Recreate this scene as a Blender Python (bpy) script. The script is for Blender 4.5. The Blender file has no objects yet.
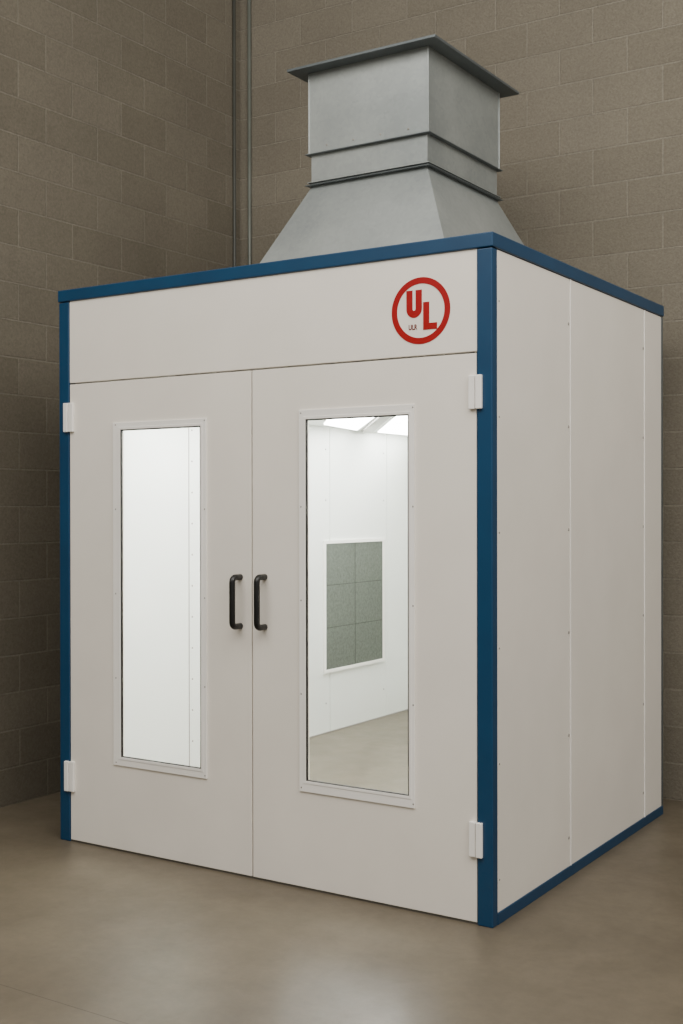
import bpy, bmesh, math, random
from mathutils import Vector, Matrix
C = bpy.context.scene.collection
random.seed(4)

# ------------------------------------------------------------ camera (fitted to the booth's edges)
F,CX,CY,CZ,YAW,PIT,ROL = 1208.283,1.88996,-3.93179,1.51388,0.57237,-0.00409,-0.00158
fw = Vector((-math.sin(YAW)*math.cos(PIT), math.cos(YAW)*math.cos(PIT), math.sin(PIT)))
rt = Vector((math.cos(YAW), math.sin(YAW), 0)); up = rt.cross(fw)
c_, s_ = math.cos(ROL), math.sin(ROL)
cr = c_*rt + s_*up; cu = -s_*rt + c_*up
def on(ax, v, px, py):                     # point of the plane <axis ax> = v seen at a pixel
    d = cr*((px-341.5)/F) + cu*(-(py-512)/F) + fw
    o = Vector((CX,CY,CZ)); return o + d*((v-o[ax])/d[ax])
cam = bpy.data.cameras.new('camera'); camo = bpy.data.objects.new('camera', cam); C.objects.link(camo)
cam.sensor_width = 36; cam.lens = F/1024*36; cam.clip_end = 100
camo.matrix_world = Matrix(((cr.x,cu.x,-fw.x,CX),(cr.y,cu.y,-fw.y,CY),(cr.z,cu.z,-fw.z,CZ),(0,0,0,1)))
bpy.context.scene.camera = camo

# ------------------------------------------------------------ materials
def srgb(h):
    h = h.lstrip('#'); v = [int(h[i:i+2],16)/255 for i in (0,2,4)]
    return tuple(x/12.92 if x<=.04045 else ((x+.055)/1.055)**2.4 for x in v)+(1,)
def mat(name):
    m = bpy.data.materials.new(name); m.use_nodes = True
    nt = m.node_tree; return m, nt, nt.nodes['Principled BSDF']
def N(nt, t, **k):
    n = nt.nodes.new(t)
    for a,b in k.items(): setattr(n,a,b)
    return n
def ramp(nt, fac, stops):
    r = N(nt,'ShaderNodeValToRGB'); e = r.color_ramp.elements
    while len(e) < len(stops): e.new(.5)
    for i,(p,c) in enumerate(stops): e[i].position = p; e[i].color = c
    nt.links.new(fac, r.inputs[0]); return r.outputs[0]
def noise(nt, vec, scale, detail=4, rough=.55):
    n = N(nt,'ShaderNodeTexNoise'); n.inputs['Scale'].default_value = scale
    n.inputs['Detail'].default_value = detail; n.inputs['Roughness'].default_value = rough
    nt.links.new(vec, n.inputs['Vector']); return n.outputs['Fac']
def bump(nt, h, strength, dist, b, prev=None):
    n = N(nt,'ShaderNodeBump'); n.inputs['Strength'].default_value = strength; n.inputs['Distance'].default_value = dist
    nt.links.new(h, n.inputs['Height'])
    if prev is not None: nt.links.new(prev, n.inputs['Normal'])
    nt.links.new(n.outputs[0], b.inputs['Normal']); return n.outputs[0]
def painted(name, hexa, hexb, rough, scale=3, bs=.03, metal=0, spec=.5):
    m, nt, b = mat(name); tc = N(nt,'ShaderNodeTexCoord').outputs['Object']
    nt.links.new(ramp(nt, noise(nt,tc,scale), [(.3,srgb(hexa)),(.7,srgb(hexb))]), b.inputs['Base Color'])
    b.inputs['Roughness'].default_value = rough; b.inputs['Metallic'].default_value = metal
    b.inputs['Specular IOR Level'].default_value = spec
    if bs: bump(nt, noise(nt,tc,260,2), bs, .001, b)
    return m
def block_mat(name, ax, ca, cb, cm, ou=0, ov=0):
    m, nt, b = mat(name); L = nt.links.new
    tc = N(nt,'ShaderNodeTexCoord').outputs['Object']
    sx = N(nt,'ShaderNodeSeparateXYZ'); L(tc, sx.inputs[0])
    cb_ = N(nt,'ShaderNodeCombineXYZ'); L(sx.outputs[ax], cb_.inputs[0]); L(sx.outputs[2], cb_.inputs[1])
    mp = N(nt,'ShaderNodeMapping'); L(cb_.outputs[0], mp.inputs[0]); mp.inputs['Location'].default_value = (ou,ov,0)
    br = N(nt,'ShaderNodeTexBrick'); L(mp.outputs[0], br.inputs['Vector'])
    br.inputs['Scale'].default_value = 1; br.inputs['Brick Width'].default_value = .38; br.inputs['Row Height'].default_value = .19
    br.inputs['Mortar Size'].default_value = .0052; br.inputs['Mortar Smooth'].default_value = .25; br.inputs['Bias'].default_value = 0
    br.inputs['Color1'].default_value = srgb(ca); br.inputs['Color2'].default_value = srgb(cb); br.inputs['Mortar'].default_value = srgb(cm)
    n1 = noise(nt,tc,1.6,5); n2 = noise(nt,tc,85,5,.7)
    g = N(nt,'ShaderNodeMix', data_type='RGBA', blend_type='MULTIPLY'); g.inputs[0].default_value = 1
    L(br.outputs['Color'], g.inputs[6]); L(ramp(nt,n1,[(.25,(.90,.90,.90,1)),(.75,(1.05,1.05,1.04,1))]), g.inputs[7])
    g2 = N(nt,'ShaderNodeMix', data_type='RGBA', blend_type='MULTIPLY'); g2.inputs[0].default_value = 1
    L(g.outputs[2], g2.inputs[6]); L(ramp(nt,n2,[(.3,(.78,.78,.78,1)),(.7,(1.13,1.13,1.13,1))]), g2.inputs[7])
    L(g2.outputs[2], b.inputs['Base Color']); b.inputs['Roughness'].default_value = .92
    b.inputs['Specular IOR Level'].default_value = .15
    inv = N(nt,'ShaderNodeMath', operation='SUBTRACT'); inv.inputs[0].default_value = 1; L(br.outputs['Fac'], inv.inputs[1])
    p = bump(nt, inv.outputs[0], 1, .010, b); bump(nt, n2, .6, .007, b, p)
    return m
def floor_mat():
    m, nt, b = mat('polished_concrete'); L = nt.links.new
    tc = N(nt,'ShaderNodeTexCoord').outputs['Object']
    c1 = ramp(nt, noise(nt,tc,1.9,9,.7), [(.3,srgb('#574f42')),(.7,srgb('#6c6354'))])
    g = N(nt,'ShaderNodeMix', data_type='RGBA', blend_type='MULTIPLY'); g.inputs[0].default_value = 1
    L(c1,g.inputs[6]); L(ramp(nt,noise(nt,tc,26,8,.75),[(.28,(.88,.88,.88,1)),(.72,(1.09,1.09,1.08,1))]), g.inputs[7])
    sx = N(nt,'ShaderNodeSeparateXYZ'); L(tc,sx.inputs[0])         # saw-cut joint
    a = N(nt,'ShaderNodeMath',operation='ADD'); L(sx.outputs[1],a.inputs[0]); a.inputs[1].default_value = 1.30
    ab = N(nt,'ShaderNodeMath',operation='ABSOLUTE'); L(a.outputs[0],ab.inputs[0])
    lt = N(nt,'ShaderNodeMath',operation='LESS_THAN'); L(ab.outputs[0],lt.inputs[0]); lt.inputs[1].default_value = .0020
    g2 = N(nt,'ShaderNodeMix', data_type='RGBA'); L(lt.outputs[0],g2.inputs[0]); L(g.outputs[2],g2.inputs[6]); g2.inputs[7].default_value = srgb('#423b30')
    L(g2.outputs[2], b.inputs['Base Color'])
    rr = N(nt,'ShaderNodeMapRange'); L(noise(nt,tc,6,8,.7),rr.inputs[0]); rr.inputs[1].default_value=.3; rr.inputs[2].default_value=.7
    rr.inputs[3].default_value = .36; rr.inputs[4].default_value = .48; L(rr.outputs[0], b.inputs['Roughness'])
    b.inputs['Specular IOR Level'].default_value = .38
    bump(nt, noise(nt,tc,14,5), .07, .003, b); return m
def galv_mat(name, ca, cb, rough=.42):
    m, nt, b = mat(name); L = nt.links.new; tc = N(nt,'ShaderNodeTexCoord').outputs['Object']
    v = N(nt,'ShaderNodeTexVoronoi'); v.inputs['Scale'].default_value = 60; L(tc,v.inputs['Vector'])
    mx = N(nt,'ShaderNodeMath',operation='MULTIPLY_ADD'); L(v.outputs['Color'],mx.inputs[0]); mx.inputs[1].default_value=.12; L(noise(nt,tc,2.2,4,.55),mx.inputs[2])
    L(ramp(nt,mx.outputs[0],[(.3,srgb(ca)),(.8,srgb(cb))]), b.inputs['Base Color'])
    b.inputs['Metallic'].default_value = .5; b.inputs['Roughness'].default_value = rough; return m
def emit(name, col, s):
    m, nt, b = mat(name); b.inputs['Base Color'].default_value = col
    b.inputs['Emission Color'].default_value = col; b.inputs['Emission Strength'].default_value = s; return m
def glass_mat():
    m, nt, b = mat('window_glass'); L = nt.links.new; nt.nodes.remove(b)
    t = N(nt,'ShaderNodeBsdfTransparent'); t.inputs[0].default_value = (.985,1,.99,1)
    g = N(nt,'ShaderNodeBsdfGlossy'); g.inputs['Roughness'].default_value = .02
    f = N(nt,'ShaderNodeLayerWeight'); f.inputs[0].default_value = .15
    k = N(nt,'ShaderNodeMath',operation='MULTIPLY_ADD'); L(f.outputs['Facing'],k.inputs[0]); k.inputs[1].default_value=.25; k.inputs[2].default_value=.02
    x = N(nt,'ShaderNodeMixShader'); L(k.outputs[0],x.inputs[0]); L(t.outputs[0],x.inputs[1]); L(g.outputs[0],x.inputs[2])
    L(x.outputs[0], nt.nodes['Material Output'].inputs[0]); return m

M = dict(
 white = painted('white_powder_coat','#e7e1d7','#ede7dd',.42,bs=.02),
 inner = painted('white_interior_panel','#e6e8e3','#ebede8',.45,bs=0),
 blue  = painted('blue_painted_steel','#0d3858','#103e5f',.36,scale=5,bs=.02),
 dark  = painted('black_rubber','#15130f','#1c1a16',.6,bs=0),
 sill  = painted('threshold_steel','#4f4a42','#5a554c',.6,bs=0),
 black = painted('black_handle_plastic','#050505','#080808',.38,bs=0),
 red   = painted('red_vinyl','#96090f','#9d0c12',.45,scale=20,bs=0,spec=.3),
 redd  = painted('dark_red_vinyl','#5e0609','#66080c',.45,scale=20,bs=0,spec=.3),
 screw = painted('screw_head','#8f8b84','#9a968f',.4,metal=.4,bs=0),
 seam  = painted('seam_shadow_strip','#86827a','#908c85',.6,bs=0),
 frame = painted('window_trim','#f0ede7','#f6f3ee',.35,bs=0),
 galv  = galv_mat('galvanised_sheet','#898f8f','#aaafad'),
 galvd = galv_mat('galvanised_angle','#565d60','#666d6f',.45),
 filt  = painted('filter_media','#565b54','#686d66',.95,scale=55,bs=.5,spec=.1),
 filt2 = painted('filter_mesh','#434841','#4d524b',.95,scale=34,bs=.2,spec=.1),
 pipe  = painted('painted_conduit','#585c55','#62665f',.4,scale=8,bs=.05),
 pipe2 = painted('dark_conduit','#3a3b35','#43443e',.5,scale=8,bs=.05),
 lamp  = emit('light_diffuser',(1,1,.985,1),24.0),
 glass = glass_mat(), floor = floor_mat(),
 wl = block_mat('concrete_block_left_shaded',1,'#6a6458','#716b5f','#7c766a'),  # same blocks as the back wall, colour darkened for the dimmer side
 wb = block_mat('concrete_block_back_lit',0,'#746e62','#7a7468','#857f73',.1,0),  # lighter copy of the left wall's blocks, for the brighter side
)

# ------------------------------------------------------------ geometry helpers
def box(bm, x0,x1,y0,y1,z0,z1):
    v = [bm.verts.new(p) for p in ((x0,y0,z0),(x1,y0,z0),(x1,y1,z0),(x0,y1,z0),(x0,y0,z1),(x1,y0,z1),(x1,y1,z1),(x0,y1,z1))]
    for f in ((3,2,1,0),(4,5,6,7),(0,1,5,4),(1,2,6,5),(2,3,7,6),(3,0,4,7)): bm.faces.new([v[i] for i in f])
def B(*boxes):
    bm = bmesh.new()
    for b in boxes: box(bm,*b)
    return bm
def ring(o, i, d0, d1, axis='y'):
    """solid rectangular ring: o,i = (a0,a1,b0,b1) outer/inner, d0..d1 thickness along axis"""
    bm = bmesh.new()
    def P(a,b,d): return (a,d,b) if axis=='y' else ((d,a,b) if axis=='x' else (a,b,d))
    def loop(r,d): return [bm.verts.new(P(a,b,d)) for a,b in ((r[0],r[2]),(r[1],r[2]),(r[1],r[3]),(r[0],r[3]))]
    O0,O1,I0,I1 = loop(o,d0),loop(o,d1),loop(i,d0),loop(i,d1)
    for k in range(4):
        j=(k+1)%4
        bm.faces.new((O0[k],O0[j],I0[j],I0[k])); bm.faces.new((O1[k],I1[k],I1[j],O1[j]))
        bm.faces.new((O0[k],O1[k],O1[j],O0[j])); bm.faces.new((I0[k],I0[j],I1[j],I1[k]))
    bmesh.ops.recalc_face_normals(bm, faces=bm.faces); return bm
def frustum(bm, a, z0, b, z1, closed=False):
    L0=[bm.verts.new((x,y,z0)) for x,y in ((a[0],a[2]),(a[1],a[2]),(a[1],a[3]),(a[0],a[3]))]
    L1=[bm.verts.new((x,y,z1)) for x,y in ((b[0],b[2]),(b[1],b[2]),(b[1],b[3]),(b[0],b[3]))]
    for k in range(4): bm.faces.new((L0[k],L0[(k+1)%4],L1[(k+1)%4],L1[k]))
    if closed: bm.faces.new(L1); bm.faces.new(L0[::-1])
def tube(bm, pts, r, seg=16):
    pts=[Vector(p) for p in pts]; rings=[]
    ref = None
    for i,p in enumerate(pts):
        t=(pts[min(i+1,len(pts)-1)]-pts[max(i-1,0)]).normalized()
        if ref is None: ref = t.orthogonal().normalized()
        ref=(ref-t*ref.dot(t)).normalized(); b=t.cross(ref)
        rings.append([bm.verts.new(p+(ref*math.cos(2*math.pi*k/seg)+b*math.sin(2*math.pi*k/seg))*r) for k in range(seg)])
    for a,b in zip(rings,rings[1:]):
        for k in range(seg): bm.faces.new((a[k],a[(k+1)%seg],b[(k+1)%seg],b[k])).smooth=True
    bm.faces.new(rings[0][::-1]); bm.faces.new(rings[-1])
def prism(bm, pts, z0, z1):                # extruded outline in the XY plane
    a=[bm.verts.new((x,y,z0)) for x,y in pts]; b=[bm.verts.new((x,y,z1)) for x,y in pts]
    bm.faces.new(a); bm.faces.new(b[::-1])
    for k in range(len(pts)): j=(k+1)%len(pts); bm.faces.new((a[k],b[k],b[j],a[j]))
def strip_y(bm, outer, inner, y0, y1, closed=False):   # band between two outlines in the XZ plane
    R=[[bm.verts.new((x,y,z)) for x,z in pts] for pts,y in ((outer,y0),(inner,y0),(outer,y1),(inner,y1))]
    n=len(outer)
    for k in range(n if closed else n-1):
        j=(k+1)%n
        bm.faces.new((R[0][k],R[0][j],R[1][j],R[1][k]))
        bm.faces.new((R[0][k],R[2][k],R[2][j],R[0][j])); bm.faces.new((R[1][k],R[1][j],R[3][j],R[3][k]))

def obj(name, bm, m, parent=None, bevel=0):
    bmesh.ops.recalc_face_normals(bm, faces=bm.faces)
    me = bpy.data.meshes.new(name); bm.to_mesh(me); bm.free(); me.materials.append(m)
    o = bpy.data.objects.new(name, me); C.objects.link(o)
    if parent is not None:
        o.parent = parent
        if parent.type == 'EMPTY': o.location = -parent.location
    if bevel:
        md = o.modifiers.new('bevel','BEVEL'); md.width = bevel; md.segments = 2; md.limit_method='ANGLE'; md.harden_normals = False
    return o
def thing(name, label, cat, loc, group=None):
    o = bpy.data.objects.new(name, None); C.objects.link(o); o.location = loc; o['label']=label; o['category']=cat
    o.empty_display_size=.2
    if group: o['group']=group
    return o
def struct(name, bm, m):
    o = obj(name,bm,m); o['kind']='structure'; return o

# ------------------------------------------------------------ key dimensions
W, D, H = 2.1727, 1.9216, 2.5
XL = on(2,0,0,808).x                       # room's left wall
YB = on(0,XL,240,300).y                    # room's back wall
XC = on(2,0,320,735).x                     # inner left face of the rear bay
YC = on(0,XC,416,600).y                    # inner far face of the rear bay
ZC = 2.05                                  # inner ceiling
TX1 = -.45                                 # right side of the rear bay
PT = .045

# ------------------------------------------------------------ room
struct('floor', B((XL-.2, 9, -9, YC+.3, -.1, 0)), M['floor'])
struct('wall_left', B((XL-.2, XL, -9, YB+.2, 0, 5.4)), M['wl'])
bm = bmesh.new(); hx0, hx1, hz = XC-PT-.02, TX1+PT+.02, ZC+.13
xs=[XL, hx0, hx1, 9]; zs=[0, hz, 5.4]
def V(x,y,z,cache={}):
    k=(round(x,4),round(y,4),round(z,4),id(bm))
    if k not in cache: cache[k]=bm.verts.new((x,y,z))
    return cache[k]
for y in (YB, YB+.2):
    for i in range(3):
        for j in range(2):
            if i==1 and j==0: continue
            bm.faces.new((V(xs[i],y,zs[j]),V(xs[i+1],y,zs[j]),V(xs[i+1],y,zs[j+1]),V(xs[i],y,zs[j+1])))
for a,b in (((hx0,0),(hx0,hz)),((hx0,hz),(hx1,hz)),((hx1,hz),(hx1,0)),((XL,0),(XL,hz)),((XL,hz),(XL,5.4)),((9,0),(9,hz)),((9,hz),(9,5.4)),
            ((XL,5.4),(hx0,5.4)),((hx0,5.4),(hx1,5.4)),((hx1,5.4),(9,5.4)),((XL,0),(hx0,0)),((hx1,0),(9,0))):
    bm.faces.new((V(a[0],YB,a[1]),V(b[0],YB,b[1]),V(b[0],YB+.2,b[1]),V(a[0],YB+.2,a[1])))
struct('wall_back', bm, M['wb'])

# ------------------------------------------------------------ conduits in the room corner
def conduit(x,y,r,m,label,straps,face):
    t = thing('conduit', label, 'pipe', (x,y,0))
    bm = bmesh.new(); tube(bm,[(x,y,.0),(x,y,2.6),(x,y,5.38)],r,20); obj('pipe',bm,m,t)
    for z in straps:
        if face=='y': s = B((x-r-.03,x+r+.03,YB-.004,YB,z-.014,z+.014),(x-r-.004,x+r+.004,y-r-.003,YB-.004,z-.012,z+.012))
        else: s = B((XL,XL+.004,y-r-.03,y+r+.03,z-.014,z+.014),(XL+.004,x+r+.003,y-r-.004,y+r+.004,z-.012,z+.012))
        obj('strap',s,m,t,.001)
pc = on(1,YB-.03,248,150)
conduit(pc.x, YB-.015, .0115, M['pipe'], 'grey vertical conduit pipe on the back block wall beside the corner', (1.0,2.35,5.0),'y')
pd = on(0,XL+.014,234.5,150)
conduit(XL+.013, pd.y, .010, M['pipe2'], 'thin dark conduit pipe running up the left block wall at the corner', (1.2,5.0),'x')

# ------------------------------------------------------------ spray booth
booth = thing('paint_booth','white panelled walk-in spray booth with blue frame and two glazed doors','paint booth',(-W/2,D/2,0))
PW = .062
XD0, XD1 = -W+PW, -PW                      # door opening
ZD = 2.070
obj('corner_post', B((-PW,0,0,.043,0,H-.056)), M['blue'], booth, .004)
obj('corner_post', B((-W,-W+PW,0,.043,0,H-.056)), M['blue'], booth, .004)
rp = obj('rear_post', B((-.04,.0,D-.014,D,0,H-.056)), M['galvd'], booth, .002)
obj('rear_post', B((-W,-W+.007,D-.014,D,0,H-.056)), M['galvd'], booth, .001)
obj('roof_frame', ring((-W-.004,.004,-.004,D+.004),(-W+.06,-.06,.06,D-.06),H-.053,H,'z'), M['blue'], booth, .004)
obj('roof_panel', B((-W+.06,-.06,.06,D-.06,H-.05,H-.012)), M['white'], booth)
for s in (0,1):
    x0,x1 = ((-.046,.001) if s==0 else (-W-.001,-W+.006))
    obj('base_rail', B((x0,x1,.043,D,0,.043)), M['blue'], booth, .002)
header = obj('header_panel', B((XD0+.001,XD1-.001,.005,.05,ZD+.007,H-.053)), M['white'], booth, .0015)
obj('door_gap_light_block', ring((XD0,XD1,.0125,ZD+.05),(XD0+.03,XD1-.03,.013,ZD-.02),.052,.06), M['dark'], booth)  # added behind the door gaps to block interior light leaking through
obj('threshold', B((XD0,XD1,.008,.06,0,.006)), M['sill'], booth)
# side walls
rivet_me = None
def rivet(p, n, parent, r=.0045):
    global rivet_me
    if rivet_me is None:
        b = bmesh.new(); bmesh.ops.create_uvsphere(b,u_segments=10,v_segments=6,radius=1)
        for v in b.verts: v.co.z*=.5
        rivet_me = bpy.data.meshes.new('rivet'); b.to_mesh(rivet_me); b.free(); rivet_me.materials.append(M['screw'])
    o = bpy.data.objects.new('rivet', rivet_me); C.objects.link(o); o.parent=parent
    o.location = Vector(p) - (parent.location if parent.type=='EMPTY' else Vector((0,0,0))) 
    o.scale=(r,r,r); o.rotation_euler = {'x':(0,math.pi/2,0),'y':(math.pi/2,0,0),'z':(0,0,0)}[n]; return o
y1 = on(0,0,571,500).y; y2 = on(0,0,645,500).y
yy = [.043, y1, y2, D-.014]
for side in (0,1):
    for k in range(3):
        a,b = yy[k]+.005, yy[k+1]-.005
        x0,x1 = (-.048,-.003) if side==0 else ((-W+.003,-W+.044) if k<2 else (-W+.001,-W+.006))
        p = obj('side_panel', B((x0,x1,a,b,.043,H-.056)), M['white'], booth, .0012)
        if side==0 and k<2:
            for q in range(6):
                rivet((-.003,b-.014,.16+q*.42),'x',p,.0065)
        if side==0 and k==0:
            for q in range(6): rivet((-.003,a+.014,.16+q*.42),'x',p,.004)
    if side==0:
        obj('seam_backing', B((-.03,-.007,.043,D-.02,.05,H-.06)), M['seam'], booth)
        for yv in (y1,y2): obj('seam_highlight_bead', B((-.007,.0005,yv-.0028,yv+.0028,.043,H-.056)), M['frame'], booth, .001)  # bright bead added along each seam as its edge highlight
    else:
        obj('seam_backing', B((-W+.0075,-W+.03,.043,y2,.05,H-.06)), M['seam'], booth)
obj('inner_liner', B((-W+.0445,-W+.048,.056,y2,.002,ZC)), M['inner'], booth)
obj('inner_liner', B((-W+.0065,-W+.0080,y2-.02,D+.002,.002,ZC+.02)), M['inner'], booth)
# back wall of the front bay, with the opening into the rear bay
obj('back_panel', B((TX1,-.05,D-.045,D-.005,0,H-.06),(-W+.05,TX1,D-.045,D-.005,ZC+.05,H-.06)), M['inner'], booth)
# rear bay through the block wall
g0 = D
ly = [g0, on(0,XC,330,600).y, on(0,XC,387,600).y, YC]
for k in range(3): obj('rear_bay_panel', B((XC-PT,XC,ly[k]+.003,ly[k+1]-.003,0,ZC+.08)), M['inner'], booth, .002)
obj('rear_bay_backing', B((XC-PT-.001,XC-.006,g0,YC,0,ZC+.08)), M['screw'], booth)
obj('rear_bay_panel', B((XC-PT,-W+.0075,g0+.003,g0+.010,0,ZC+.08)), M['inner'], booth)
obj('rear_bay_panel', B((TX1,TX1+PT,g0,YC,0,ZC+.08)), M['inner'], booth)
obj('rear_bay_panel', B((XC-PT,TX1+PT,YC,YC+PT,0,ZC+.08)), M['inner'], booth)
obj('rear_bay_roof', B((XC-PT,TX1+PT,g0,YC+PT,ZC+.08,ZC+.11)), M['white'], booth)
obj('ceiling_panel', B((-W+.05,-.05,.06,g0,ZC,ZC+.03),(XC,TX1,g0,YC,ZC,ZC+.03)), M['inner'], booth)
obj('inner_trim', B((XC-.001,XC+.008,g0+.012,YC,0,.008)), M['screw'], booth)
for q in range(6):
    rivet((XC+.001,ly[1]-.05,.2+q*.34),'x',booth,.006)
    rivet((XC+.001,ly[2]-.05,.2+q*.34),'x',booth,.006)
# a vertical joint in the front bay's left wall, seen through the left window
ys = on(0,-W+.048,189,600).y
sj = obj('joint_strip', B((-W+.048,-W+.0495,ys-.003,ys+.003,.02,ZC-.01)), M['screw'], booth)
for q in range(12): rivet((-W+.049,ys+.025,.15+q*.16),'x',sj,.005)
# light panels in the ceiling
def lightpanel(pts):
    cx=sum(p[0] for p in pts)/len(pts); cy=sum(p[1] for p in pts)/len(pts)
    bm=bmesh.new(); g=[(cx+(x-cx)*1.05,cy+(y-cy)*1.05) for x,y in pts]; prism(bm,g,ZC-.004,ZC-.0005)
    f=obj('light_panel',bm,M['inner'],booth)
    bm=bmesh.new(); prism(bm,pts,ZC-.010,ZC-.004); obj('diffuser',bm,M['lamp'],f)
for x0,x1 in ((-1.95,-1.25),(-.95,-.25)): lightpanel([(x0,.25),(x1,.25),(x1,1.05),(x0,1.05)])
lightpanel([tuple(on(2,ZC,*p)[:2]) for p in ((324,423),(357,429),(386,407),(340,404))])
lightpanel([tuple(on(2,ZC,*p)[:2]) for p in ((378,431),(420,435),(440,409),(404,409))])
bm=bmesh.new(); prism(bm,[tuple(on(2,ZC-.012,*p)[:2]) for p in ((362,431.5),(372,432.5),(400,408),(390,407))],ZC-.016,ZC-.006); obj('ceiling_divider',bm,M['screw'],booth)
# exhaust filter on the rear bay's left wall
f0=on(0,XC,324,543); f1=on(0,XC,382,659)
fa,fb,fz0,fz1 = f0.y,f1.y,f1.z,f0.z
ff = obj('filter_frame', ring((fa-.016,fb+.016,fz0-.016,fz1+.016),(fa+.006,fb-.006,fz0+.006,fz1-.006),XC,XC+.014,'x'), M['frame'], booth, .001)
bm = bmesh.new()
for i in range(2):
    for j in range(3):
        w=(fb-fa)/2; h=(fz1-fz0)/3
        box(bm,XC+.001,XC+.009,fa+i*w+.005,fa+(i+1)*w-.005,fz0+j*h+.0025,fz0+(j+1)*h-.0025)
obj('filter_media', bm, M['filt'], ff, .001)
obj('filter_grid', B((XC,XC+.0085,fa,fb,fz0,fz1)), M['filt2'], ff)

# doors
XM = on(1,0,251.5,600).x
def door(x0,x1,glass,flange,handle_x,hz0,hz1,sgn):
    gx0,gx1,gz0,gz1 = glass; z0=.009
    d = obj('door', ring((x0,x1,z0,ZD),(gx0,gx1,gz0,gz1),.004,.022), M['white'], booth, .0015)
    fx0,fx1,fz0,fz1 = flange
    obj('back_skin', ring((x0+.025,x1-.025,z0+.025,ZD-.025),(gx0-.06,gx1+.06,gz0-.06,gz1+.06),.022,.05), M['inner'], d)
    fr = obj('window_frame', ring((fx0,fx1,fz0,fz1),(gx0+.002,gx1-.002,gz0+.002,gz1-.002),-.003,.004), M['frame'], d, .0012)
    obj('window_bead', ring((gx0-.010,gx1+.010,gz0-.010,gz1+.010),(gx0+.001,gx1-.001,gz0+.001,gz1-.001),-.005,-.003), M['frame'], d, .001)
    obj('gasket', ring((gx0+.001,gx1-.001,gz0+.001,gz1-.001),(gx0+.007,gx1-.006,gz0+.005,gz1-.006),-.003,.006), M['dark'], d)
    obj('glass_pane', B((gx0+.001,gx1-.001,.007,.011,gz0+.001,gz1-.001)), M['glass'], d)
    ix=(fx0+gx0-.012)/2; jx=(fx1+gx1+.012)/2; iz=(fz0+gz0-.012)/2; jz=(fz1+gz1+.012)/2
    for xx in (ix,jx):
        for t in range(5): rivet((xx,-.003,iz+(jz-iz)*t/4),'y',d,.0035)
    h = bmesh.new(); r=.0125; o=.052; cr_=.02; x=handle_x
    pts=[(x,.004,hz1),(x,-o+cr_,hz1)]
    for k in range(1,7): a=math.pi/2*k/6; pts.append((x,-o+cr_-cr_*math.sin(a),hz1-cr_+cr_*math.cos(a)))
    pts.append((x,-o,(hz0+hz1)/2))
    for k in range(0,7): a=math.pi/2*k/6; pts.append((x,-o+cr_-cr_*math.cos(a),hz0+cr_-cr_*math.sin(a)))
    pts.append((x,.004,hz0)); tube(h,pts,r,18)
    obj('handle', h, M['black'], d)
    return d
def rect(a,b,cc,dd):                       # left/right edges and top/bottom from four glass-corner pixels
    p=[on(1,0,*q) for q in (a,b,cc,dd)]
    return ((p[0].x+p[3].x)/2,(p[1].x+p[2].x)/2,(p[2].z+p[3].z)/2,(p[0].z+p[1].z)/2)
gl = rect((121,430),(202,425),(201,768),(121,758)); fl = rect((114,424),(207,417),(206,777),(113,766))
gr = rect((306,420),(409.5,413),(409.5,795),(306,782)); fr_ = rect((300,411),(415,403),(414,807),(299,792))
ha = on(1,0,240,577); hb = on(1,0,240,626); hc = on(1,0,264.5,577); hd = on(1,0,264.5,627)
obj('door_gap_dark_strip', B((XM-.02,XM+.02,.024,.03,.012,ZD-.002)), M['dark'], booth)  # dark strip added behind the centre gap to block light and keep it black
door(XD0+.003,XM-.0032,gl,fl,ha.x,hb.z,ha.z,1)
door(XM+.0032,XD1-.003,gr,fr_,hc.x,hd.z,hc.z,-1)
# hinges
def hinge(xc, dirn, z0, z1):               # xc = line between post and door; dirn +1: door to the right
    a,b = sorted((xc+dirn*.004, xc+dirn*.030)); h=obj('hinge', B((a,b,-.010,.004,z0,z1)), M['frame'], booth, .0025)
    a,b = sorted((xc+dirn*.001, xc-dirn*.024)); obj('hinge_leaf', B((a,b,-.014,.0,z0,z1)), M['frame'], h, .003)
    a,b = sorted((xc+dirn*.0045, xc-dirn*.0005)); obj('hinge_pin', B((a,b,-.006,.0,z0+.012,z1-.012)), M['screw'], h)
for (xc,dr,pa,pb) in ((XD0,1,(71,403),(71,432)),(XD0,1,(70,761),(70,791)),(XD1,-1,(477,375),(477,409)),(XD1,-1,(477,822),(477,857))):
    hinge(xc,dr,on(1,0,*pb).z,on(1,0,*pa).z)

# round red mark on the header
lc = on(1,0,420,310.5); R0 = (on(1,0,420,277).z-on(1,0,420,344).z)/2; R1=R0*.81
yf,yb=.0035,.0052; n=72
def circ(r): return [(lc.x+r*math.cos(2*math.pi*k/n),lc.z+r*math.sin(2*math.pi*k/n)) for k in range(n)]
bm = bmesh.new(); strip_y(bm,circ(R0),circ(R1),yf,yb,True)
o = obj('round_mark', bm, M['red'], header); o['label']='red circle with letters UL on the white header'
def box_px(a,b): p,q=on(1,0,*a),on(1,0,*b); return p.x,q.x,q.z,p.z
x0,x1,z0,z1 = box_px((405.8,291),(421.3,317)); w=x1-x0; s=.40*w; ri=w/2-s; cx=(x0+x1)/2; bz=z0+w*.5
A=[math.pi*k/16 for k in range(17)]
out=[(x0,z1)]+[(cx-w/2*math.cos(a),bz-w/2*math.sin(a)) for a in A]+[(x1,z1)]
inn=[(x0+s,z1)]+[(cx-ri*math.cos(a),bz-ri*math.sin(a)) for a in A]+[(x1-s,z1)]
bm=bmesh.new(); strip_y(bm,out,inn,yf,yb); obj('letter_u',bm,M['red'],header)
x0,x1,z0,z1 = box_px((422.6,302),(436.5,328.5)); s=(x1-x0)*.44
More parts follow.
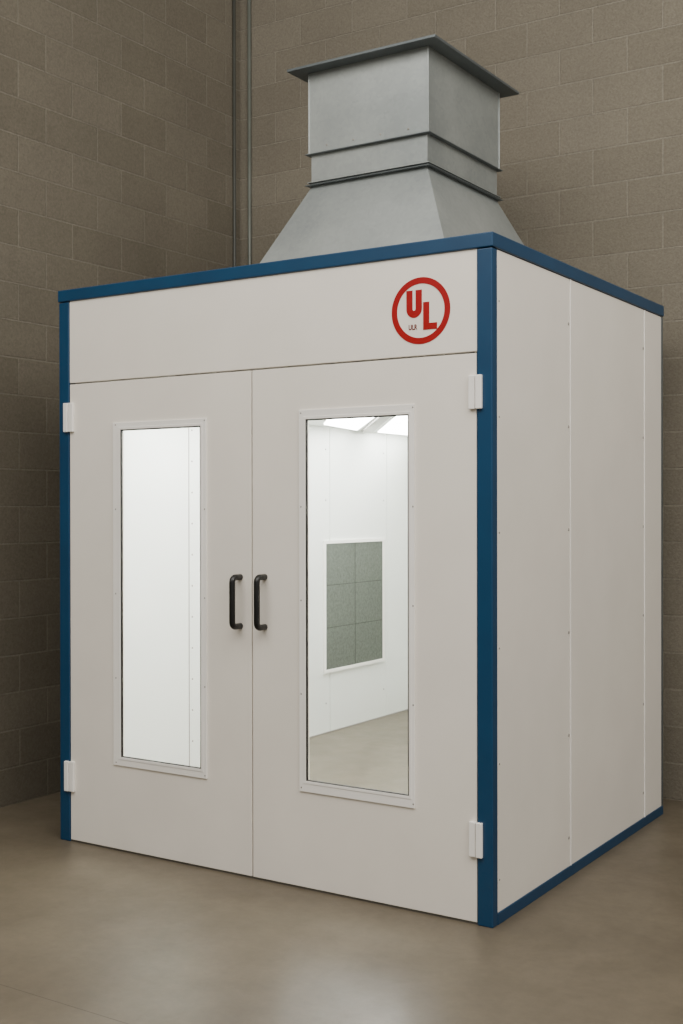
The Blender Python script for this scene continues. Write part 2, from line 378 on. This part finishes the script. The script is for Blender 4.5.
bm=bmesh.new(); box(bm,x0,x0+s,yf,yb,z0,z1); box(bm,x0+s,x1,yf,yb,z0,z0+s*.95); bmesh.ops.remove_doubles(bm,verts=bm.verts,dist=1e-5)
obj('letter_l',bm,M['red'],header)
tx = bpy.data.curves.new('small_text','FONT'); tx.body='ULR'; tx.size=.027; tx.offset=.0006; tx.extrude=.0004; to=bpy.data.objects.new('tmp',tx); C.objects.link(to)
bpy.context.view_layer.update()
me = bpy.data.meshes.new_from_object(to.evaluated_get(bpy.context.evaluated_depsgraph_get())); bpy.data.objects.remove(to)
me.materials.clear(); me.materials.append(M['redd'])
q = on(1,0,408,330); me.transform(Matrix.Translation((q.x,.004,q.z)) @ Matrix.Rotation(math.pi/2,4,'X') @ Matrix.Diagonal((.75,1,1,1)))
so = bpy.data.objects.new('small_text', me); C.objects.link(so); so.parent=header

# ------------------------------------------------------------ exhaust hood on the roof
YD=.76
q = on(1,YD,428,50); ux1=q.x; ux0=on(1,YD,309,75).x; uy0=YD; uy1=on(0,ux1,499,92).y
z3=on(1,YD,431,45).z; z2=on(1,YD,427,132).z; z1=on(1,YD,426,165).z
hood = thing('exhaust_hood','galvanised sheet metal exhaust hood with square flanged stack on the booth roof','exhaust hood',((ux0+ux1)/2,(uy0+uy1)/2,H))
U=(ux0,ux1,uy0,uy1)
def grow(r,d): return (r[0]-d,r[1]+d,r[2]-d,r[3]+d)
bm=bmesh.new(); dlt=.235; frustum(bm,grow(U,dlt),H+.005,grow(U,-.010),z1-.004); obj('transition_hood',bm,M['galv'],hood)
obj('base_flange',ring(grow(U,dlt+.04),grow(U,dlt-.02),H+.001,H+.008,'z'),M['galv'],hood,.001)
bm=bmesh.new(); frustum(bm,grow(U,-.008),z1,grow(U,-.008),z2); obj('stack_collar',bm,M['galv'],hood)
bm=bmesh.new(); frustum(bm,U,z2,U,z3); obj('stack_section',bm,M['galv'],hood)
for x,y in ((ux0,uy0),(ux1,uy0),(ux1,uy1),(ux0,uy1)): obj('corner_seam',B((x-.004,x+.004,y-.004,y+.004,z2,z3)),M['galv'],hood,.003)
for z in (z1,z2):
    obj('flange',ring(grow(U,.014),grow(U,-.03),z-.0045,z-.0005,'z'),M['galvd'],hood,.0006)
    g=.013 if z==z1 else .004
    obj('flange',ring(grow(U,.007),grow(U,-.03),z+g-.0035,z+g,'z'),M['galv'],hood,.0006)
obj('top_flange',ring(grow(U,.075),grow(U,-.02),z3,z3+.012,'z'),M['galvd'],hood,.0015)
for k in range(4):
    rivet((ux0+.1+k*(ux1-ux0-.2)/3,uy0-.001,z2+.03),'y',hood,.005)

# ------------------------------------------------------------ lights
def area(name, loc, target, sx, sy, power, col):
    l = bpy.data.lights.new(name,'AREA'); l.shape='RECTANGLE'; l.size=sx; l.size_y=sy; l.energy=power; l.color=col
    o = bpy.data.objects.new(name,l); C.objects.link(o); o.location=loc
    o.rotation_euler = (Vector(target)-Vector(loc)).to_track_quat('-Z','Y').to_euler(); return o
area('ceiling_light', (-.6,-3.6,5.3), (-.9,.0,.8), 6.0, 3.0, 290, (1,.965,.905))
area('ceiling_light', (3.4,-1.2,5.3), (.2,1.0,1.2), 4.0, 4.0, 235, (1,.965,.905))
w = bpy.data.worlds.new('world'); bpy.context.scene.world=w; w.use_nodes=True
w.node_tree.nodes['Background'].inputs[0].default_value=(1,.965,.905,1); w.node_tree.nodes['Background'].inputs[1].default_value=.47
